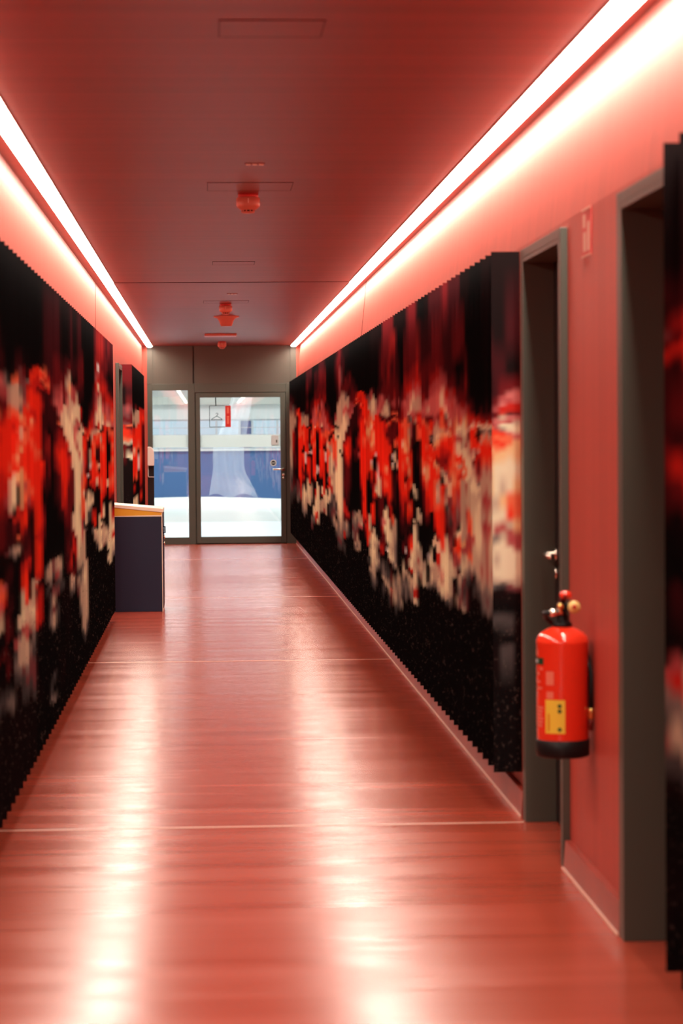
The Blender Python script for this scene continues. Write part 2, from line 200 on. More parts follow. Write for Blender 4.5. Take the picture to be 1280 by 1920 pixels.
M['signwhite'] = material('pale_sign_print', (.62,.33,.24), .45, .4)
M['ltgrey']  = material('light_grey_print', (.55,.60,.62), .5, .3)
M['glass']   = see_through('clear_glass', (.97,.99,1), .91, (1,1,1), .01)
M['frost']   = see_through('frosted_film', (.9,.92,.92), .2, (.72,.69,.64), .5, None)
M['reflection_pleats']   = see_through('pale_reflection_film', (1,1,1), .74, (.85,.95,1), .5, False)  # pale veil that imitates reflections in the glass door
M['led']     = emitter('led_diffuser', (1,.88,.73), 16.0)
M['lamp']    = emitter('foyer_fill_glow', (.96,1,1), 8.0)  # glow of the added foyer panels, out of view
M['daylight']= emitter('daylit_pane', (.64,.84,.93), 1.0)
M['fwhite']  = material('white_foyer_paint', (.80,.80,.77), .5, .4)
M['ffloor']  = material('white_foyer_floor', (.60,.66,.68), .3, .5)
M['fblue']   = material('blue_foyer_panel', (.075,.17,.37), .4, .4)
M['bench']   = material('white_bench_upholstery', (.66,.67,.64), .5, .3)
M['fcream']  = material('cream_foyer_beam', (.62,.62,.55), .5, .3)

def mural_material():
    m = bpy.data.materials.new('printed_mural'); m.use_nodes = True; nt = m.node_tree; b = nt.nodes['Principled BSDF']
    b.inputs['Roughness'].default_value = .5; b.inputs['Specular IOR Level'].default_value = .08
    at = nt.nodes.new('ShaderNodeAttribute'); at.attribute_name = 'print'
    g = nt.nodes.new('ShaderNodeNewGeometry')
    # printed grit: small pale flecks in the ground at the foot of the picture
    mp = nt.nodes.new('ShaderNodeMapping'); mp.inputs['Scale'].default_value = (70, 9, 46)
    nz = nt.nodes.new('ShaderNodeTexNoise'); nz.inputs['Scale'].default_value = 1; nz.inputs['Detail'].default_value = 3; nz.inputs['Roughness'].default_value = .7
    nt.links.new(g.outputs['Position'], mp.inputs['Vector']); nt.links.new(mp.outputs['Vector'], nz.inputs['Vector'])
    r1 = nt.nodes.new('ShaderNodeMapRange'); r1.inputs[1].default_value = .57; r1.inputs[2].default_value = .80
    nt.links.new(nz.outputs['Fac'], r1.inputs[0])
    sx = nt.nodes.new('ShaderNodeSeparateXYZ'); nt.links.new(g.outputs['Position'], sx.inputs[0])
    r2 = nt.nodes.new('ShaderNodeMapRange'); r2.inputs[1].default_value = 1.0; r2.inputs[2].default_value = .75; r2.inputs[3].default_value = 0; r2.inputs[4].default_value = .6
    nt.links.new(sx.outputs['Z'], r2.inputs[0])
    mu = nt.nodes.new('ShaderNodeMath'); mu.operation = 'MULTIPLY'
    nt.links.new(r1.outputs[0], mu.inputs[0]); nt.links.new(r2.outputs[0], mu.inputs[1])
    mx = nt.nodes.new('ShaderNodeMix'); mx.data_type = 'RGBA'
    mx.inputs[7].default_value = (.17,.13,.115,1)
    nt.links.new(mu.outputs[0], mx.inputs[0]); nt.links.new(at.outputs['Color'], mx.inputs[6])
    nt.links.new(mx.outputs[2], b.inputs['Base Color'])
    return m
M['mural'] = mural_material()

# ------------------------------------------------------------------ dimensions (metres, corridor runs along +Y)
YB, YE = -26.0, 34.24          # back end, glazed end
ZC = 2.805                     # ceiling
XL = -.905                     # left wall face
def wx(z): return 1.277 + .099*max(0, z-2.3)   # right wall face
YJ = 20.0                      # joint between the two building modules

# ------------------------------------------------------------------ shell
structure(MB().box(-1.15,1.6,YB-.1,YE+.12,-.12,0), 'floor', M['floor'], 'glossy red screed floor of the corridor', 'floor')
structure(MB().box(-1.15,1.6,YB-.1,YE+.12,ZC,ZC+.12), 'ceiling', M['ceiling'], 'dull red panelled ceiling between two light strips', 'ceiling')
structure(MB().box(-1.15,1.6,YB-.25,YB,0,ZC), 'wall_back', M['wall'], 'red wall closing the corridor behind the viewer', 'wall')

def wall_right_piece(mb, y0, y1, z0, z1):
    if z0 < 2.3 < z1:
        wall_right_piece(mb, y0, y1, z0, 2.3); z0 = 2.3
    mb.hexa([(wx(z0),y0,z0),(1.6,y0,z0),(1.6,y1,z0),(wx(z0),y1,z0),(wx(z1),y0,z1),(1.6,y0,z1),(1.6,y1,z1),(wx(z1),y1,z1)])
DA = (8.54, 9.53); DB = (6.28, 7.262); DZ = 2.237
w = MB()
wall_right_piece(w, YB, DB[0], 0, ZC); wall_right_piece(w, DB[1], DA[0], 0, ZC); wall_right_piece(w, DA[1], YE, 0, ZC)
for d in (DA, DB): wall_right_piece(w, d[0], d[1], DZ, ZC)
structure(w, 'wall_right', M['wall'], 'red laminate wall on the right behind the extinguisher', 'wall')
DC = (24.24, 25.18); DD = (32.85, 33.80)
w = MB()
w.box(-1.15,XL,YB,DC[0],0,ZC).box(-1.15,XL,DC[1],DD[0],0,ZC).box(-1.15,XL,DD[1],YE,0,ZC)
for d in (DC, DD): w.box(-1.15,XL,d[0],d[1],DZ,ZC)
structure(w, 'wall_left', M['wall'], 'red laminate wall on the left behind the long mural', 'wall')

# skirting and its pale sealant line, right side (interrupted by the doors)
n = 1
for k, (a, b) in enumerate(((YB, 6.24), (7.335, 8.49), (9.645, YE-.01))):
    structure(MB().prism([(1.249,0),(wx(0)+.004,0),(wx(.1)+.004,.1),(1.256,.1)], 'y', a, b), 'baseboard_right' if k == 0 else 'baseboard_right.%03d' % k, M['base'],
              ['red skirting on the right wall before the nearest door', 'red skirting under the fire extinguisher', 'red skirting under the long right mural'][k], 'skirting')
    structure(MB().box(1.243,1.249,a,b,0,.006), 'trim_%d' % n, M['joint'],
              ['pale sealant line along the skirting before the nearest door', 'pale sealant line on the floor under the extinguisher', 'pale sealant line along the skirting under the long right mural'][k], 'trim'); n += 1
structure(MB().box(XL,-.878,YB,24.15,0,.06), 'baseboard_left', M['base'], 'red skirting under the long left mural', 'skirting')
# pale joints across the floor
for k, y in enumerate((9.515, 16.52, 22.98, 30.05)):
    structure(MB().box(-.87,1.243,y-.008,y+.008,-.01,.0012), 'trim_%d' % n, M['joint'],
              'thin pale joint across the floor, %s' % ['nearest of the four', 'just before the waste cabinet', 'just past the waste cabinet', 'farthest of the four'][k], 'floor joint'); n += 1
# dark seam where the two modules meet
structure(MB().box(-.75,1.175,YJ-.010,YJ+.010,ZC-.003,ZC+.02), 'trim_%d' % n, M['gap'], 'dark seam across the ceiling', 'trim'); n += 1
structure(MB().hexa([(wx(2.3)-.002,YJ-.010,2.3),(wx(2.3)+.02,YJ-.010,2.3),(wx(2.3)+.02,YJ+.010,2.3),(wx(2.3)-.002,YJ+.010,2.3),
                     (wx(ZC)-.002,YJ-.010,ZC),(wx(ZC)+.02,YJ-.010,ZC),(wx(ZC)+.02,YJ+.010,ZC),(wx(ZC)-.002,YJ+.010,ZC)]), 'trim_%d' % n, M['gap'], 'dark upright seam in the right wall above the mural', 'trim'); n += 1
structure(MB().box(XL-.02,XL+.002,YJ-.010,YJ+.010,2.3,ZC), 'trim_%d' % n, M['gap'], 'dark upright seam in the left wall above the mural', 'trim'); n += 1
# red fillers between the walls and the glazed end
structure(MB().box(1.27,1.335,YE-.02,YE+.06,0,ZC), 'trim_%d' % n, M['wall'], 'narrow red filler right of the glazed end wall', 'trim'); n += 1
structure(MB().box(XL-.01,-.837,YE-.02,YE+.06,0,ZC), 'trim_%d' % n, M['wall'], 'narrow red filler left of the glazed end wall', 'trim'); n += 1

# ------------------------------------------------------------------ light strips
def strip(x0, x1, y0, y1, label):
    t = thing('ceiling_light', ((x0+x1)/2, (y0+y1)/2, ZC-.024), label, 'light', 'linear lights along the ceiling edges')
    p = []
    cx, hw = (x0+x1)/2, (x1-x0)/2
    for k in range(9):
        a = PI*k/8; p.append((cx-hw*math.cos(a), ZC-.006-.017*math.sin(a)))
    MB().prism(p, 'y', y0, y1).build('diffuser', M['led'], t)
    MB().box(x0-.003,x0,y0,y1,ZC-.006,ZC).box(x1,x1+.003,y0,y1,ZC-.006,ZC).box(x0-.003,x1+.003,y0-.004,y0,ZC-.012,ZC).box(x0-.003,x1+.003,y1,y1+.004,ZC-.012,ZC).build('profile', M['coral'], t)
strip(1.184, 1.276, YB+.02, YJ-.012, 'long near light strip along the right edge of the ceiling')
strip(1.190, 1.276, YJ+.012, YE-.06, 'short far light strip at the right ceiling edge by the glazed end')
strip(-.838, -.752, YB+.02, YJ-.012, 'long near light strip along the left edge of the ceiling')
strip(-.838, -.756, YJ+.012, YE-.06, 'short far light strip at the left ceiling edge by the glazed end')

# the lamps themselves, in the diffusers
def lamp(name, x, y0, y1):
    l = bpy.data.lights.new(name, 'AREA'); l.shape = 'RECTANGLE'; l.size = .084; l.size_y = y1-y0
    l.energy = LED_W*(y1-y0); l.color = (1,.88,.73); l.spread = LED_SPREAD
    o = bpy.data.objects.new(name, l); COL.objects.link(o); o.location = (x, (y0+y1)/2, ZC-.0245)
LED_W, LED_SPREAD = 10.5, 2.85
for x in (1.230, -.796):
    lamp('strip_lamp', x, YB+.05, YJ-.02); lamp('strip_lamp', x, YJ+.02, YE-.08)

# ------------------------------------------------------------------ murals
PAL = {'K':(10,7,8),'k':(20,9,10),'M':(56,15,19),'R':(94,20,24),'D':(134,28,28),'r':(176,36,29),'O':(224,48,28),'o':(233,96,66),
       'P':(112,58,60),'p':(184,98,95),'q':(158,70,70),'W':(208,172,147),'w':(178,139,121),'G':(118,93,88),'g':(68,54,54),'s':(224,206,185),'Y':(225,150,110)}
INK = (1.4, 1.7, 1.75)
PALL = {k: tuple(min(.9, v*q) for v, q in zip(lin(c), (1.4,2.1,2.15) if k in 'WwsYGg' else INK)) for k, c in PAL.items()}
def parse(s, div):
    out = []
    for c in s.split():
        u, body = c.split('|'); st = []; i = 0
        while i < len(body):
            ch = body[i]; j = i+1
            while j < len(body) and body[j] in '-0123456789': j += 1
            st.append((int(body[i+1:j])/100., PALL[ch])); i = j
        out.append((int(u)/div, st))
    out.sort(key=lambda t: t[0])
    return out
def column_colour(st, z):
    if z >= st[0][0]: return st[0][1]
    for (za, ca), (zb, cb) in zip(st, st[1:]):
        if z >= zb:
            t = (za-z)/(za-zb+1e-6); t = min(1, max(0, (t-.5)*1.3+.5))
            return tuple(a+(b-a)*t for a, b in zip(ca, cb))
    return st[-1][1]
def picture(cols, u, z):
    if u < cols[0][0]: u = min(cols[-1][0], 2*cols[0][0]-u)      # the print carries on mirrored past its last column
    if u <= cols[0][0]: return column_colour(cols[0][1], z)
    for (ua, sa), (ub, sb) in zip(cols, cols[1:]):
        if u <= ub:
            t = (u-ua)/(ub-ua); t = min(1, max(0, (t-.5)*1.3+.5))
            a, b = column_colour(sa, z), column_colour(sb, z)
            return tuple(p+(q-p)*t for p, q in zip(a, b))
    return column_colour(cols[-1][1], z)

def printed_mesh(name, verts, faces, cols, parent):
    mb = MB(); mb.add(verts, faces)
    o = mb.build(name, M['mural'], parent, recalc=False)
    at = o.data.color_attributes.new('print', 'FLOAT_COLOR', 'POINT')
    at.data.foreach_set('color', [x for c in cols for x in (*c, 1.0)])
    o.data.color_attributes.active_color = at
    return o

def mural(label, sgn, y0, y1, xf, zlo, zhi, art, cap=None, pitch=.2, depth=.055, seed=1):
    """a board with sawtooth slats; the picture is printed on the slat faces"""
    rnd = random.Random(seed)
    back = (lambda z: wx(z)-.0006) if sgn > 0 else (lambda z: -XL-.0006)
    t = thing('slatted_mural', (sgn*(xf+depth), (y0+y1)/2, zlo), label, 'mural')
    rows = int((zhi-zlo)/.0115); zs = [zlo+(zhi-zlo)*k/rows for k in range(rows+1)]
    V, F, C = [], [], []
    def sheet(pts, us, jit):
        n0 = len(V); m = len(pts)
        for (x, y), u in zip(pts, us):
            for z in zs:
                V.append((sgn*x, y, z)); c = picture(art, u, z); C.append(tuple(v*jit for v in c))
        for i in range(m-1):
            for k in range(rows):
                a = n0+i*(rows+1)+k; F.append((a, a+rows+1, a+rows+2, a+1) if sgn > 0 else (a, a+1, a+rows+2, a+rows+1))
    nf = int((y1-y0)/pitch); pitch = (y1-y0)/nf
    for i in range(nf+1):
        y = y0+i*pitch
        jit = rnd.uniform(.88, 1.1)
        if i > 0:                                   # the slat face turned to the near end
            fr = (0,.012,.028,.055) if y < 20 else (0,.012,.055)
            sheet([(xf+d, y) for d in fr], [y-min(1,d/.028)*pitch for d in fr], jit)
        if i < nf:                                  # the long face running back into the next slat
            sheet([(xf, y), (xf+depth, y+pitch)], [y, y], jit)
            for z in (zlo, zhi):
                n0 = len(V); V += [(sgn*xf,y,z),(sgn*(xf+depth),y,z),(sgn*(xf+depth),y+pitch,z)]; C += [PALL['k']]*3; F.append((n0,n0+1,n0+2))
    printed_mesh('printed_slats', V, F, C, t)
    b = xf+depth
    p = [(b,y0,zlo),(back(zlo),y0,zlo),(back(zlo),y1,zlo),(b,y1,zlo),(b,y0,zhi),(back(zhi),y0,zhi),(back(zhi),y1,zhi),(b,y1,zhi)]
    MB().hexa([(sgn*q[0],q[1],q[2]) for q in p]).build('backing_board', M['black'], t)
    if cap:
        V, F, C = [], [], []; m = 14
        for i in range(m+1):
            for z in zs:
                x = xf+(back(z)-xf)*i/m
                V.append((sgn*x, y0-.001, z)); C.append(picture(cap, x if sgn > 0 else -x, z))
        for i in range(m):
            for k in range(rows):
                a = i*(rows+1)+k; F.append((a, a+rows+1, a+rows+2, a+1))
        if sgn < 0: F = [f[::-1] for f in F]
        printed_mesh('end_face', V, F, C, t)
    return t

mural('long slatted mural on the right wall, red and pale streaks on black', 1, 9.82, 34.0, 1.160, .158, 2.285, parse(RIGHT_ART, 100.), parse(RIGHT_CAP, 1000.), seed=3)
mural('long slatted mural on the left wall, tall red streak at its near half', -1, 6.0, 20.2, .775, .087, 2.305, parse(LEFT_ART, 100.), seed=5)
mural('short slatted mural between the two far doors on the left wall', -1, 25.3, 30.2, .775, .087, 2.288, parse(SHORT_ART, 100.), parse(SHORT_CAP, 1000.), pitch=.22, seed=8)
mural('cropped dark mural at the right edge, past the nearest door', 1, 2.6, 6.12, 1.165, .16, 2.283, parse(NEAR_ART, 100.), seed=9)

# ------------------------------------------------------------------ side doors (frame set proud of the wall, leaf set back)
def side_door(num, sgn, d, xf, xw, xleaf, handle_y, label, top=DZ):
    y0, y1 = d; c = .035
    t = thing('door_%d' % num, (sgn*xleaf, (y0+y1)/2, 0), label, 'door', None, 'structure')
    f = MB()
    X = lambda a: sgn*a
    # casing on the wall face, lining through the depth of the opening
    f.box(X(xf), X(xw), y0-c, y0, 0, top+c).box(X(xf), X(xw), y1, y1+c+.03, 0, top+c).box(X(xf), X(xw), y0, y1, top, top+c)
    f.box(X(xf), X(xleaf+.06), y0, y0+.018, 0, top).box(X(xf), X(xleaf+.06), y1-.018, y1, 0, top).box(X(xf), X(xleaf+.06), y0+.018, y1-.018, top-.018, top)
    f.build('door_frame', M['frame'], t, bevel=.002)
    MB().box(X(xleaf), X(xleaf+.045), y0+.02, y1-.02, .006, top-.02).build('door_leaf', M['leaf'], t)
    h = thing_part = MB()
    hz = 1.068
    h.lathe([(.026,0),(.026,.008),(.011,.010),(.011,.048)], (X(xleaf), handle_y, hz), 20, 'x') if sgn < 0 else h.lathe([(.026,0),(.026,-.008),(.011,-.010),(.011,-.048)], (X(xleaf), handle_y, hz), 20, 'x')
    xs = xleaf-.048
    h.tube([(X(xs), handle_y+.008, hz), (X(xs), handle_y-.05, hz-.001), (X(xs), handle_y-.125, hz-.003), (X(xs+.012), handle_y-.137, hz-.003)], .0105)
    h.build('lever_handle', M['steel'], t)
    MB().lathe([(.024,0),(.024,-.009*sgn),(.012,-.010*sgn)], (X(xleaf), handle_y, hz-.075), 20, 'x').build('keyhole_rose', M['steel'], t)
    return t
side_door(2, 1, DA, 1.250, wx(1.1), 1.372, 9.46, 'dark door in a grey frame beside the fire extinguisher, lever handle showing')
side_door(3, 1, DB, 1.250, wx(1.1), 1.42, 7.16, 'nearest dark doorway in a grey frame, partly behind the cropped mural')
side_door(4, -1, DC, .872, .904, 1.02, 24.32, 'grey framed doorway on the left between the long and the short mural')
side_door(5, -1, DD, .872, .904, 1.02, 32.94, 'grey framed doorway on the left past the short mural')

# ------------------------------------------------------------------ glazed end wall
yf, yb = YE, YE+.07
w = MB()
w.box(-.837,-.195,YE+.01,YE+.06,2.27,ZC).box(-.172,1.27,YE+.01,YE+.06,2.27,ZC).box(-.195,-.172,YE+.045,YE+.06,2.27,ZC)
w.box(-.837,-.80,YE-.004,YE+.01,2.27,ZC).box(-.80,-.76,YE-.001,YE+.01,2.27,ZC).box(1.185,1.27,YE-.002,YE+.01,2.27,ZC)
structure(w, 'wall_end', M['panel'], 'grey brown metal panels above the glass door', 'wall')
win = thing('window_1', (-.5, YE, 0), 'tall narrow glass side panel left of the glass door', 'window', None, 'structure')
MB().box(-.837,-.765,yf,yb,0,2.27).box(-.267,-.17,yf,yb,0,2.27).box(-.765,-.267,yf,yb,0,.10).box(-.765,-.267,yf,yb,2.178,2.27).build('window_frame', M['frame'], win, bevel=.003)
MB().box(-.765,-.267,YE+.03,YE+.038,.10,2.178).build('window_pane', M['glass'], win)
MB().box(-.765,-.267,YE+.027,YE+.0285,1.372,1.545).build('frosted_band', M['frost'], win)
dr = thing('door_1', (.47, YE, 0), 'glass door in a grey metal frame at the end of the corridor', 'door', None, 'structure')
MB().box(1.118,1.27,yf,yb,0,2.27).box(-.17,1.118,yf,yb,2.145,2.27).box(-.17,-.160,yf+.01,yb,0,2.145).box(-.17,-.10,yb-.009,yb,0,2.145).box(1.05,1.12,yb-.009,yb,0,2.145).box(-.10,1.05,yb-.009,yb,2.09,2.145).box(-.10,1.05,yb-.009,yb,0,.09).build('door_frame', M['frame'], dr, bevel=.003)
lf = MB().box(-.156,-.095,yf-.008,yb-.01,.012,2.138).box(1.037,1.112,yf-.008,yb-.01,.012,2.138).box(-.095,1.037,yf-.008,yb-.01,.012,.105).box(-.095,1.037,yf-.008,yb-.01,2.074,2.138).build('door_leaf', M['frame'], dr, bevel=.003)
MB().box(-.095,1.037,YE+.026,YE+.034,.105,2.074).build('glass_pane', M['glass'], dr)
MB().box(-.095,1.037,YE+.023,YE+.0245,1.37,1.543).build('frosted_band', M['frost'], dr)
h = MB()
h.lathe([(.025,0),(.025,-.008),(.011,-.010),(.011,-.052)], (1.074, yf-.008, 1.052), 20, 'y')
h.tube([(1.082,yf-.062,1.052),(1.02,yf-.062,1.052),(.945,yf-.062,1.052),(.928,yf-.05,1.052)], .013)
h.build('lever_handle', M['steel'], dr)
MB().lathe([(.022,0),(.022,-.008),(.012,-.010)], (1.076, yf-.008, .975), 20, 'y').build('keyhole_rose', M['steel'], dr)
MB().lathe([(.016,0),(.016,-.008),(.010,-.010)], (1.076, yf-.008, .935), 20, 'y').build('lock_cylinder', M['steel'], dr)

# stickers on the glass door
yg = YE+.0255
st = thing('cloakroom_sticker', (.18, yg, 1.65), 'cloakroom pictogram sticker with coat hanger and red strip on the glass door', 'sticker')
def line(mb, x0, z0, x1, z1, w=.008, y=None):
    y = yg if y is None else y
    d = Vector((x1-x0, 0, z1-z0)); p = Vector((-d.z, 0, d.x)).normalized()*w/2; e = d.normalized()*w/2
    a, b = Vector((x0,0,z0))-e, Vector((x1,0,z1))+e
    q = [(a-p).x, (a-p).z], [(b-p).x, (b-p).z], [(b+p).x, (b+p).z], [(a+p).x, (a+p).z]
    mb.prism([tuple(v) for v in q], 'y', y-.0012, y)
o = MB()
line(o, .038,1.957,.252,1.957); line(o, .038,1.957,.038,1.657); line(o, .038,1.657,.252,1.657)
o.build('outline', M['dark'], st)
o = MB(); line(o, .128,1.962,.124,2.07,.016); o.build('hanging_line', M['dark'], st)
o = MB()
line(o, .066,1.760,.213,1.760,.009); line(o, .066,1.760,.072,1.772,.009); line(o, .213,1.760,.208,1.772,.009)
line(o, .072,1.772,.140,1.812,.009); line(o, .208,1.772,.140,1.812,.009)
line(o, .140,1.812,.140,1.826,.008)
pr = None
for k in range(9):
    a = math.radians(-60+k*32); q = (.143+.015*math.cos(a), 1.840+.014*math.sin(a)) if k < 8 else None
    if q and pr: line(o, pr[0], pr[1], q[0], q[1], .007)
    if q: pr = q
o.build('coat_hanger', M['dark'], st)
MB().box(.260,.338,yg-.0012,yg,1.655,1.958).build('red_strip', M['redprint'], st)
o = MB()
for (z0, z1) in ((1.935,1.925),(1.92,1.905),(1.90,1.885),(1.88,1.866),(1.86,1.85),(1.81,1.795),(1.79,1.776),(1.77,1.755),(1.75,1.735),(1.73,1.715),(1.71,1.70)):
    MB().box(.282,.315,yg-.002,yg-.0012,z1,z0).build('faded_letter', M['text'], st)
rs = thing('round_sticker', (.934, yg, 1.10), 'round dark sticker with pale rim above the glass door handle', 'sticker')
MB().lathe([(.046,0),(.046,-.0012)], (.934,yg,1.143), 32, 'y', False).build('rim', M['ltgrey'], rs)
o = MB(); o.lathe([(.031,-.0013),(.031,-.0024)], (.934,yg,1.143), 32, 'y', False); o.build('disc', M['black'], rs)
for x in (.916,.934,.952): MB().box(x-.007,x+.007,yg-.0034,yg-.0025,1.137,1.149).build('faded_letter', M['ltgrey'], rs)
nt_ = thing('notice_sheet', (.95, yg-.003, 1.39), 'small pale notice at the right end of the frosted band', 'notice')
MB().box(.905,1.012,yg-.006,yg-.0048,1.388,1.535).build('sheet', M['ltgrey'], nt_)
MB().box(.915,1.010,yg-.0068,yg-.0061,1.388,1.396).box(.972,.992,yg-.0068,yg-.0061,1.43,1.47).build('printed_marks', M['frame'], nt_)

# ------------------------------------------------------------------ foyer beyond the glass
structure(MB().box(-5,5,YE+.12,47,-.12,0), 'floor_foyer', M['ffloor'], 'bright white floor beyond the glass door', 'floor')
structure(MB().box(-5,5,YE+.12,47,2.95,3.05), 'ceiling_foyer', M['fwhite'], 'white ceiling beyond the glass door', 'ceiling')
structure(MB().box(-5,-4.9,YE+.12,47,0,2.95), 'wall_foyer_left', M['fwhite'], 'white left wall of the room beyond the glass', 'wall')
structure(MB().box(4.9,5,YE+.12,47,0,2.95), 'wall_foyer_right', M['fwhite'], 'white right wall of the room beyond the glass', 'wall')
structure(MB().box(-5,-.845,YE+.09,YE+.12,0,2.95).box(1.30,5,YE+.09,YE+.12,0,2.95).box(-.845,1.30,YE+.09,YE+.12,2.35,2.95), 'wall_foyer_front', M['fwhite'], 'white wall around the glazing on its far side', 'wall')
structure(MB().box(-5,5,46.0,46.2,0,1.24), 'wall_foyer_blue', M['fblue'], 'blue lower wall panel seen through the glass door', 'wall')
structure(MB().box(-5,5,45.9,46.2,1.24,1.275), 'trim_%d' % n, M['fwhite'], 'white ledge on top of the blue wall panel', 'trim'); n += 1
structure(MB().box(-5,5,46.0,46.2,1.84,2.95), 'wall_foyer', M['fwhite'], 'white wall above the far windows', 'wall')
structure(MB().box(-5,5,45.7,46.0,2.12,2.27), 'trim_%d' % n, M['fcream'], 'cream beam above the far windows', 'trim'); n += 1
w2 = thing('window_2', (0, 46.1, 1.275), 'row of pale far windows above the blue wall panel', 'window', None, 'structure')
xs = [-5,-3.6,-2.2,-1.15,-.35,.18,.62,.86,1.34,2.2,3.6,5]
fr = MB(); fr.box(-5,5,46.05,46.15,1.275,1.30).box(-5,5,46.05,46.15,1.81,1.84)
for x in xs: fr.box(x-.02,x+.02,46.05,46.15,1.30,1.81)
for z in (1.42,1.55,1.68): fr.box(-5,5,46.08,46.12,z-.006,z+.006)
fr.build('window_frame', M['ltgrey'], w2)
for a, b in zip(xs, xs[1:]):
    MB().box(a+.02,b-.02,46.13,46.14,1.30,1.81).build('window_pane', M['fblue'] if abs(a-.62) < .01 else M['daylight'], w2)
# rounded white bench
b = MB(); nx, na = 48, 20; vs, fs = [], []
for i in range(nx+1):
    x = -2.6+5.2*i/nx; e = max(0, 1-abs(x/2.6)**6)
    hh = (.43-.035*max(0, x-.1)-.02*max(0,-x-.5))*(.15+.85*e**.5)
    for k in range(na+1):
        a = PI*k/na; ca, sa = math.cos(a), math.sin(a)
        vs.append((x, 43.6+.62*(.3+.7*e**.5)*math.copysign(abs(ca)**.55, ca), hh*max(0, sa)**.55))
for i in range(nx):
    for k in range(na):
        a = i*(na+1)+k; fs.append((a, a+1, a+na+2, a+na+1))
b.add(vs, fs, True)
tag(b.build('lounge_bench', M['bench']), 'long rounded white bench beyond the glass door', 'bench')
# pale pleated sheet, added to stand in for unidentified reflections in the glass
b = MB(); vs, fs = [], []; nu, nv = 80, 14
for j in range(nv+1):
    t_ = j/nv; z = 2.28-1.80*t_
    k_ = min(1, t_/.55); wdt = .17+.10*k_+.16*max(0, t_-.75)/.25; c = .64-.27*k_+.08*max(0, t_-.75)/.25
    for i in range(nu+1):
        s = i/nu; vs.append((c+(s-.5)*2*wdt, 42.2+(.05+.04*t_)*math.sin(s*23+2*math.sin(3*t_)), z+(.04*math.sin(11*s) if j == nv else 0)))
for j in range(nv):
    for i in range(nu):
        a = j*(nu+1)+i; fs.append((a, a+1, a+nu+2, a+nu+1))
b.add(vs, fs, True)
cu = thing('reflection_sheet', (.5, 42.2, .55), 'added pale pleated sheet standing in for reflections in the glass door', 'reflection_sheet')
b.build('reflection_pleats', M['reflection_pleats'], cu, recalc=False)
MB().tube([(.42,42.2,2.29),(.9,42.2,2.29)], .012).tube([(.42,42.2,2.29),(.42,42.2,2.95)], .008).tube([(.9,42.2,2.29),(.9,42.2,2.95)], .008).build('rail', M['steel'], cu)
for k, y in enumerate((36.4, 39.6, 42.8)):  # unseen glowing panels, added to brighten the foyer
    t = thing('foyer_fill_panel', (0, y, 2.93), 'added flat light panel, unseen above the foyer, %s' % ['nearest the door','middle one','farthest one'][k], 'light')
    MB().box(-3.2,3.2,y-.55,y+.55,2.915,2.92).build('diffuser', M['lamp'], t)
    MB().box(-3.24,3.24,y-.59,y+.59,2.92,2.95).build('housing', M['fwhite'], t)

# ------------------------------------------------------------------ ceiling fittings
def detector(x, y, s, label):
    t = thing('smoke_detector', (x, y, ZC), label, 'smoke detector', 'smoke detectors on the ceiling')
    r = .060*s
    MB().lathe([(r*.86,0),(r*.86,-.016),(r*.80,-.018)], (x,y,ZC), 32).build('base', M['sign'], t)
    MB().lathe([(r*.80,-.016),(r,-.020),(r,-.058),(r*.95,-.066),(r*.68,-.081),(r*.62,-.083)], (x,y,ZC), 32).build('body', M['coral'], t)
    MB().lathe([(r*.50,-.078),(r*.50,-.093)], (x,y,ZC), 24).build('sensing_chamber', M['slot'], t)
    rb = MB()
    for k in range(10):
        a = 2*PI*k/10; rb.tube([(x+r*.52*math.cos(a), y+r*.52*math.sin(a), ZC-.079), (x+r*.52*math.cos(a), y+r*.52*math.sin(a), ZC-.094)], .0035, 6)
    rb.build('cage', M['coral'], t)
    MB().lathe([(r*.58,-.091),(r*.50,-.098),(r*.2,-.101)], (x,y,ZC), 24).build('end_cap', M['coral'], t)
    MB().box(x-.002,x+.002,y-r-.001,y-r+.004,ZC-.05,ZC-.026).build('indicator', M['pale'], t)
detector(.226, 12.70, 1.03, 'nearest coral smoke detector on the red ceiling')
detector(.19, 23.36, 1.05, 'coral smoke detector right in front of the funnel-shaped sensor')
detector(.213, 32.7, 1.0, 'coral smoke detector farthest away, by the glazed end wall')
t = thing('ceiling_sensor', (.215, 25.72, ZC), 'coral funnel-shaped sensor with a wide flange on the far ceiling', 'sensor')
MB().lathe([(.137,0),(.137,-.010),(.125,-.016)], (.215,25.72,ZC), 40).build('flange', M['coral'], t)
MB().lathe([(.122,-.014),(.095,-.026),(.078,-.050),(.066,-.085),(.058,-.104),(.05,-.108)], (.215,25.72,ZC), 40).build('funnel', M['coral'], t)
tag(MB().box(-.02,.378,30.10,30.50,ZC-.030,ZC).build('ceiling_plate', M['coral'], bevel=.006), 'flat square coral plate on the far ceiling', 'ceiling plate')
for k, (x0, x1, y0, y1) in enumerate(((.047,.372,7.37,7.68), (.012,.443,12.1,12.5), (.05,.36,17.62,17.95), (-.024,.404,22.75,23.15))):
    t = thing('ceiling_hatch', ((x0+x1)/2, (y0+y1)/2, ZC), ['square access hatch in the ceiling nearest the viewer', 'square access hatch just before the nearest smoke detector',
              'square access hatch between the nearest detector and the ceiling seam', 'square access hatch between the ceiling seam and the second detector'][k], 'hatch', 'access hatches in the ceiling')
    MB().box(x0,x1,y0,y0+.004,ZC-.0022,ZC).box(x0,x1,y1-.004,y1,ZC-.0022,ZC).box(x0,x0+.004,y0,y1,ZC-.0022,ZC).box(x1-.004,x1,y0,y1,ZC-.0022,ZC).build('edge_gap', M['gap'], t)
    MB().box(x0+.004,x1-.004,y0+.004,y1-.004,ZC-.0016,ZC).build('hatch_panel', M['ceiling'], t)
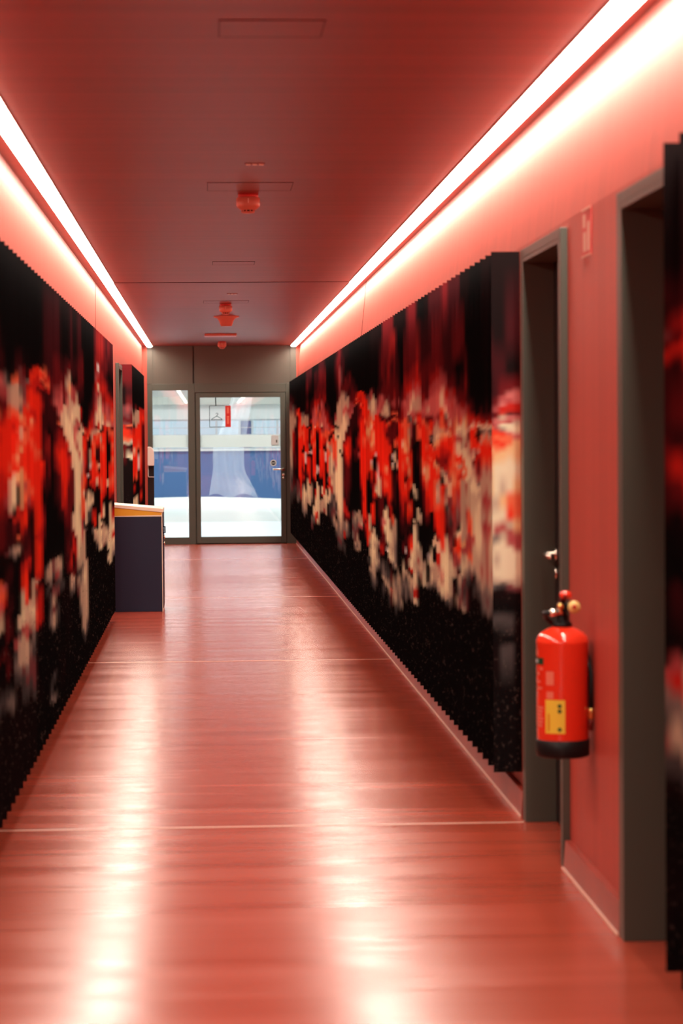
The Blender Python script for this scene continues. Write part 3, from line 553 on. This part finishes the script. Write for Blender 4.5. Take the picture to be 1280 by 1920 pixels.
for k, (x, y) in enumerate(((.233, 11.26), (.235, 21.6))):
    t = thing('ceiling_vent', (x, y, ZC), ['tiny pale three-part vent just before the nearest smoke detector', 'tiny pale three-part vent just past the ceiling seam'][k], 'vent', 'tiny vents in the ceiling')
    MB().box(x-.048,x+.048,y-.018,y+.018,ZC-.003,ZC).build('plate', M['ceiling'], t)
    for q in (-1,0,1): MB().box(x+q*.03-.011,x+q*.03+.011,y-.012,y+.012,ZC-.008,ZC-.003).build('tab', M['pale'], t)

# ------------------------------------------------------------------ fire extinguisher
cx, cy, R = 1.178, 8.004, .0865
ex = thing('fire_extinguisher', (cx, cy, .466), 'red fire extinguisher with black foot hanging on the right wall', 'fire extinguisher')
MB().lathe([(.070,.500),(R-.002,.503),(R,.508),(R,.842),(R+.0012,.846),(R+.0012,.852),(R,.856),(R-.004,.868),(R-.016,.882),(R-.036,.894),(.030,.902),(.024,.906)], (cx,cy,0), 64).build('body', M['ext'], ex)
MB().lathe([(.076,.466),(R+.001,.470),(R+.003,.475),(R+.003,.524),(R,.526)], (cx,cy,0), 64).build('foot_ring', M['black'], ex)
v = MB()
v.lathe([(.034,.900),(.034,.910),(.026,.918),(.022,.922),(.022,.936),(.018,.942),(.016,.975)], (cx,cy,0), 24)
v.box(cx-.016,cx+.016,cy-.05,cy+.03,.955,.978)
v.build('valve', M['black'], ex)
lv = MB(); lv.tube([(cx,cy+.02,.975),(cx+.004,cy-.01,.998),(cx+.006,cy-.05,1.006)], [.012,.012,.009]); lv.build('grip_stem', M['extdark'], ex)
MB().lathe([(.010,.994),(.019,1.000),(.021,1.008),(.017,1.018),(.008,1.022)], (cx+.007,cy-.03,0), 24).build('strike_knob', M['ext'], ex)
g = MB(); g.lathe([(.021,0),(.021,.016),(.012,.018)], (cx+.032,cy-.058,.969), 28, 'y'); gg = g.build('pressure_gauge', M['gauge'], ex)
MB().lathe([(.007,-.001),(.007,.001)], (cx+.032,cy-.0585,.970), 16, 'y').build('gauge_dial', M['redprint'], gg)
MB().tube([(cx+.012,cy-.04,.966),(cx+.032,cy-.045,.969)], .008).build('gauge_stem', M['steel'], gg)
MB().lathe([(.008,-.06),(.011,-.056),(.011,-.048),(.006,-.044)], (cx-.014,cy,.971), 18, 'y').tube([(cx-.014,cy-.05,.968),(cx-.012,cy-.05,.950)], .004).build('safety_pin', M['brass'], ex)
MB().lathe([(.010,-.045),(.0125,-.040),(.0125,-.026),(.009,-.018),(.009,0)], (cx,cy-.02,.948), 20, 'x').build('hose_coupling', M['steel'], ex)
hs = MB()
pts = [(cx-.04,cy-.018,.946),(cx-.058,cy+.02,.944),(cx-.045,cy+.075,.925),(cx,cy+.100,.885),(cx+.05,cy+.088,.85),(cx+.082,cy+.045,.82),(cx+.0895,cy,.785),(cx+.0895,cy-.03,.74),(cx+.0895,cy-.038,.68),(cx+.0895,cy-.038,.63)]
hs.tube(pts, .0085, 12); hs.build('hose', M['black'], ex)
MB().lathe([(.0085,.63),(.0105,.625),(.0105,.600),(.008,.592)], (cx+.0885,cy-.038,0), 16).build('nozzle_collar', M['brass'], ex)
MB().lathe([(.008,.594),(.010,.585),(.006,.556)], (cx+.0885,cy-.038,0), 16).build('nozzle', M['extdark'], ex)
br = MB(); br.box(cx+R+.003, wx(.7)+.001, cy+.06, cy+.11, .56, .76); br.box(cx-.01, wx(.7), cy+R+.002, cy+R+.012, .70, .725)
br.build('wall_bracket', M['extdark'], ex)
def patch(mb, p0, p1, z0, z1, off=.0008, seg=14):
    vs, fs = [], []
    for i in range(seg+1):
        a = math.radians(p0+(p1-p0)*i/seg)
        for z in (z0, z1): vs.append((cx+(R+off)*math.sin(a), cy-(R+off)*math.cos(a), z))
    for i in range(seg): fs.append((2*i, 2*i+2, 2*i+3, 2*i+1))
    mb.add(vs, fs, True)
def dot(mb, p, z, r, off=.0016):
    vs = []; n_ = 20
    for k in range(n_):
        a = 2*PI*k/n_; ang = math.radians(p)+r*math.cos(a)/R
        vs.append((cx+(R+off)*math.sin(ang), cy-(R+off)*math.cos(ang), z+r*math.sin(a)))
    mb.add(vs, [tuple(range(n_))])
o = MB(); patch(o, -49, -3, .551, .663); yl = o.build('yellow_label', M['yellow'], ex); yl['label'] = 'yellow label with three green dots'
for z in (.643,.626,.565):
    o = MB(); dot(o, -15, z, .0068); o.build('green_dot', M['green'], yl)
o = MB(); patch(o, -43, -38, .560, .617, .0014, 4); o.build('orange_bar', M['orange'], yl)
o = MB(); patch(o, -108, -55, .777, .800); gl = o.build('green_label', M['greenlabel'], ex); gl['label'] = 'dark green label'
o = MB(); patch(o, -95, -76, .783, .794, .0014, 6); o.build('faded_mark', M['ltgrey'], gl)
o = MB()
for (a, b_, z0, z1) in ((-47,-28,.712,.757),(-46,-29,.667,.690)):
    q = MB(); patch(q, a, b_, z0, z1); q.build('faded_emblem', M['text'], ex)
for (a, b_, z0, z1) in ((-92,-76,.806,.826),(-68,-57,.760,.768),(-92,-70,.742,.753),(-88,-66,.717,.724),(-88,-60,.695,.703)):
    q = MB(); patch(q, a, b_, z0, z1); q.build('faded_text_line', M['text'], ex)
for k in range(6):
    q = MB(); patch(q, -92, -60+2*(k % 3), .570+.012*k, .578+.012*k); q.build('faded_text_line', M['text'], ex)

# sign above it, flat on the wall
sg = thing('extinguisher_sign', (wx(2.15), 8.065, 2.137), 'small red extinguisher sign on the right wall above the extinguisher', 'sign')
def plate(name, y0, y1, z0, z1, off0, off1, mat):
    m_ = MB(); a = lambda z, o_: wx(z)-o_
    m_.hexa([(a(z0,off1),y0,z0),(a(z0,off0),y0,z0),(a(z0,off0),y1,z0),(a(z0,off1),y1,z0),(a(z1,off1),y0,z1),(a(z1,off0),y0,z1),(a(z1,off0),y1,z1),(a(z1,off1),y1,z1)])
    return m_.build(name, mat, sg)
plate('plate', 7.965, 8.165, 2.136, 2.300, 0, .003, M['sign'])
plate('border', 7.965, 8.165, 2.292, 2.300, .003, .004, M['signwhite']); plate('border', 7.965, 8.165, 2.136, 2.143, .003, .004, M['signwhite'])
plate('extinguisher_symbol', 8.070, 8.130, 2.156, 2.220, .003, .004, M['signwhite']); plate('nozzle_symbol', 8.085, 8.135, 2.236, 2.280, .003, .004, M['signwhite'])
plate('flame_symbol', 7.995, 8.040, 2.155, 2.251, .003, .004, M['signwhite'])

# ------------------------------------------------------------------ waste cabinet
x0, x1, y0, y1 = -.872, -.405, 21.25, 21.85
wb = thing('waste_cabinet', ((x0+x1)/2, (y0+y1)/2, 0), 'dark navy waste cabinet with yellow band and cream lid on the left', 'cabinet')
MB().box(x0,x1,y0,y1,0,.836).build('body', M['navy'], wb, bevel=.003)
def lid(z0l, z0r, z1l, z1r, xa, xb, ya, yb_):
    return MB().hexa([(xa,ya,z0l),(xb,ya,z0r),(xb,yb_,z0r),(xa,yb_,z0l),(xa,ya,z1l),(xb,ya,z1r),(xb,yb_,z1r),(xa,yb_,z1l)])
lid(.8365,.8365,.842,.848, x0, x1, y0-.001, y1).build('trim_strip', M['cream'], wb)
lid(.842,.848,.922,.870, x0, x1, y0, y1).build('yellow_band', M['ochre'], wb)
lid(.922,.870,.949,.905, x0, x1+.013, y0-.004, y1).build('lid', M['cream'], wb, bevel=.003)
MB().box(x1,x1+.006,y0-.002,y1,.0,.862).build('front_edge', M['cream'], wb)
MB().box(x1+.006,x1+.012,y0+.02,y1-.02,.03,.86).build('front_door', M['navy'], wb)
MB().tube([(x1+.012,y0+.06,.745),(x1+.028,y0+.06,.745),(x1+.028,y0+.06,.69),(x1+.012,y0+.06,.69)], .006).build('handle', M['black'], wb)
MB().lathe([(.016,0),(.016,.012),(.011,.016)], (x1+.012,y0+.06,.655), 18, 'x').build('lock', M['steel'], wb)
MB().lathe([(.014,0),(.014,.012),(.009,.016)], (x1+.012,y0+.06,.60), 18, 'x').build('knob', M['steel'], wb)

# ------------------------------------------------------------------ sanitiser stand
sx, sy = -.765, 33.0
ss = thing('sanitizer_stand', (sx, sy, 0), 'dark hand sanitizer stand with white dispenser by the glass side panel', 'sanitizer stand')
MB().box(-.812,-.724,sy,sy+.05,.012,1.20).build('post', M['leaf'], ss, bevel=.003)
MB().box(-.85,-.64,sy-.12,sy+.16,0,.012).build('base_plate', M['leaf'], ss)
pp = [(-.810,1.135)]
pp += [(-.722,1.135),(-.719,1.20)]
for k in range(9):
    a = PI*.5*k/8; pp.append((-.783+.060*math.cos(a), 1.315+.076*math.sin(a)))
pp += [(-.808,1.391)]
MB().prism(pp, 'y', sy-.10, sy).build('dispenser', M['white'], ss, bevel=.006)
MB().tube([(-.803,sy-.04,1.137),(-.803,sy-.04,.995),(-.795,sy-.04,.982),(-.722,sy-.04,.980)], .0055).tube([(-.803,sy-.04,1.09),(-.803,sy+.01,1.09)], .005).build('drip_arm', M['white'], ss)

# ------------------------------------------------------------------ camera, world, view
sc = bpy.context.scene
cam = bpy.data.cameras.new('camera'); co = bpy.data.objects.new('camera', cam); COL.objects.link(co)
ex_ = Vector((0.99843017, 0.00948509, -0.05520165)); ey_ = Vector((-0.05547833, 0.03192205, -0.99794947)); ez_ = Vector((-0.00770349, 0.99944535, 0.03239816))
co.matrix_world = Matrix(((*ex_, 0), (*ey_, 0), (*ez_, 1.55), (0,0,0,1)))
cam.sensor_fit = 'VERTICAL'; cam.sensor_height = 36; cam.sensor_width = 24; cam.lens = 84.99
cam.clip_start = .1; cam.clip_end = 200
cam.dof.use_dof = True; cam.dof.focus_distance = 19.0; cam.dof.aperture_fstop = 4.0
sc.camera = co
wd = bpy.data.worlds.new('world'); sc.world = wd; wd.use_nodes = True
wd.node_tree.nodes['Background'].inputs[0].default_value = (.8,.9,1,1); wd.node_tree.nodes['Background'].inputs[1].default_value = .3
vs_ = sc.view_settings
sc.display_settings.display_device = 'sRGB'
vs_.view_transform = 'Standard'; vs_.look = 'None'; vs_.exposure = 0; vs_.gamma = 1; vs_.use_curve_mapping = False
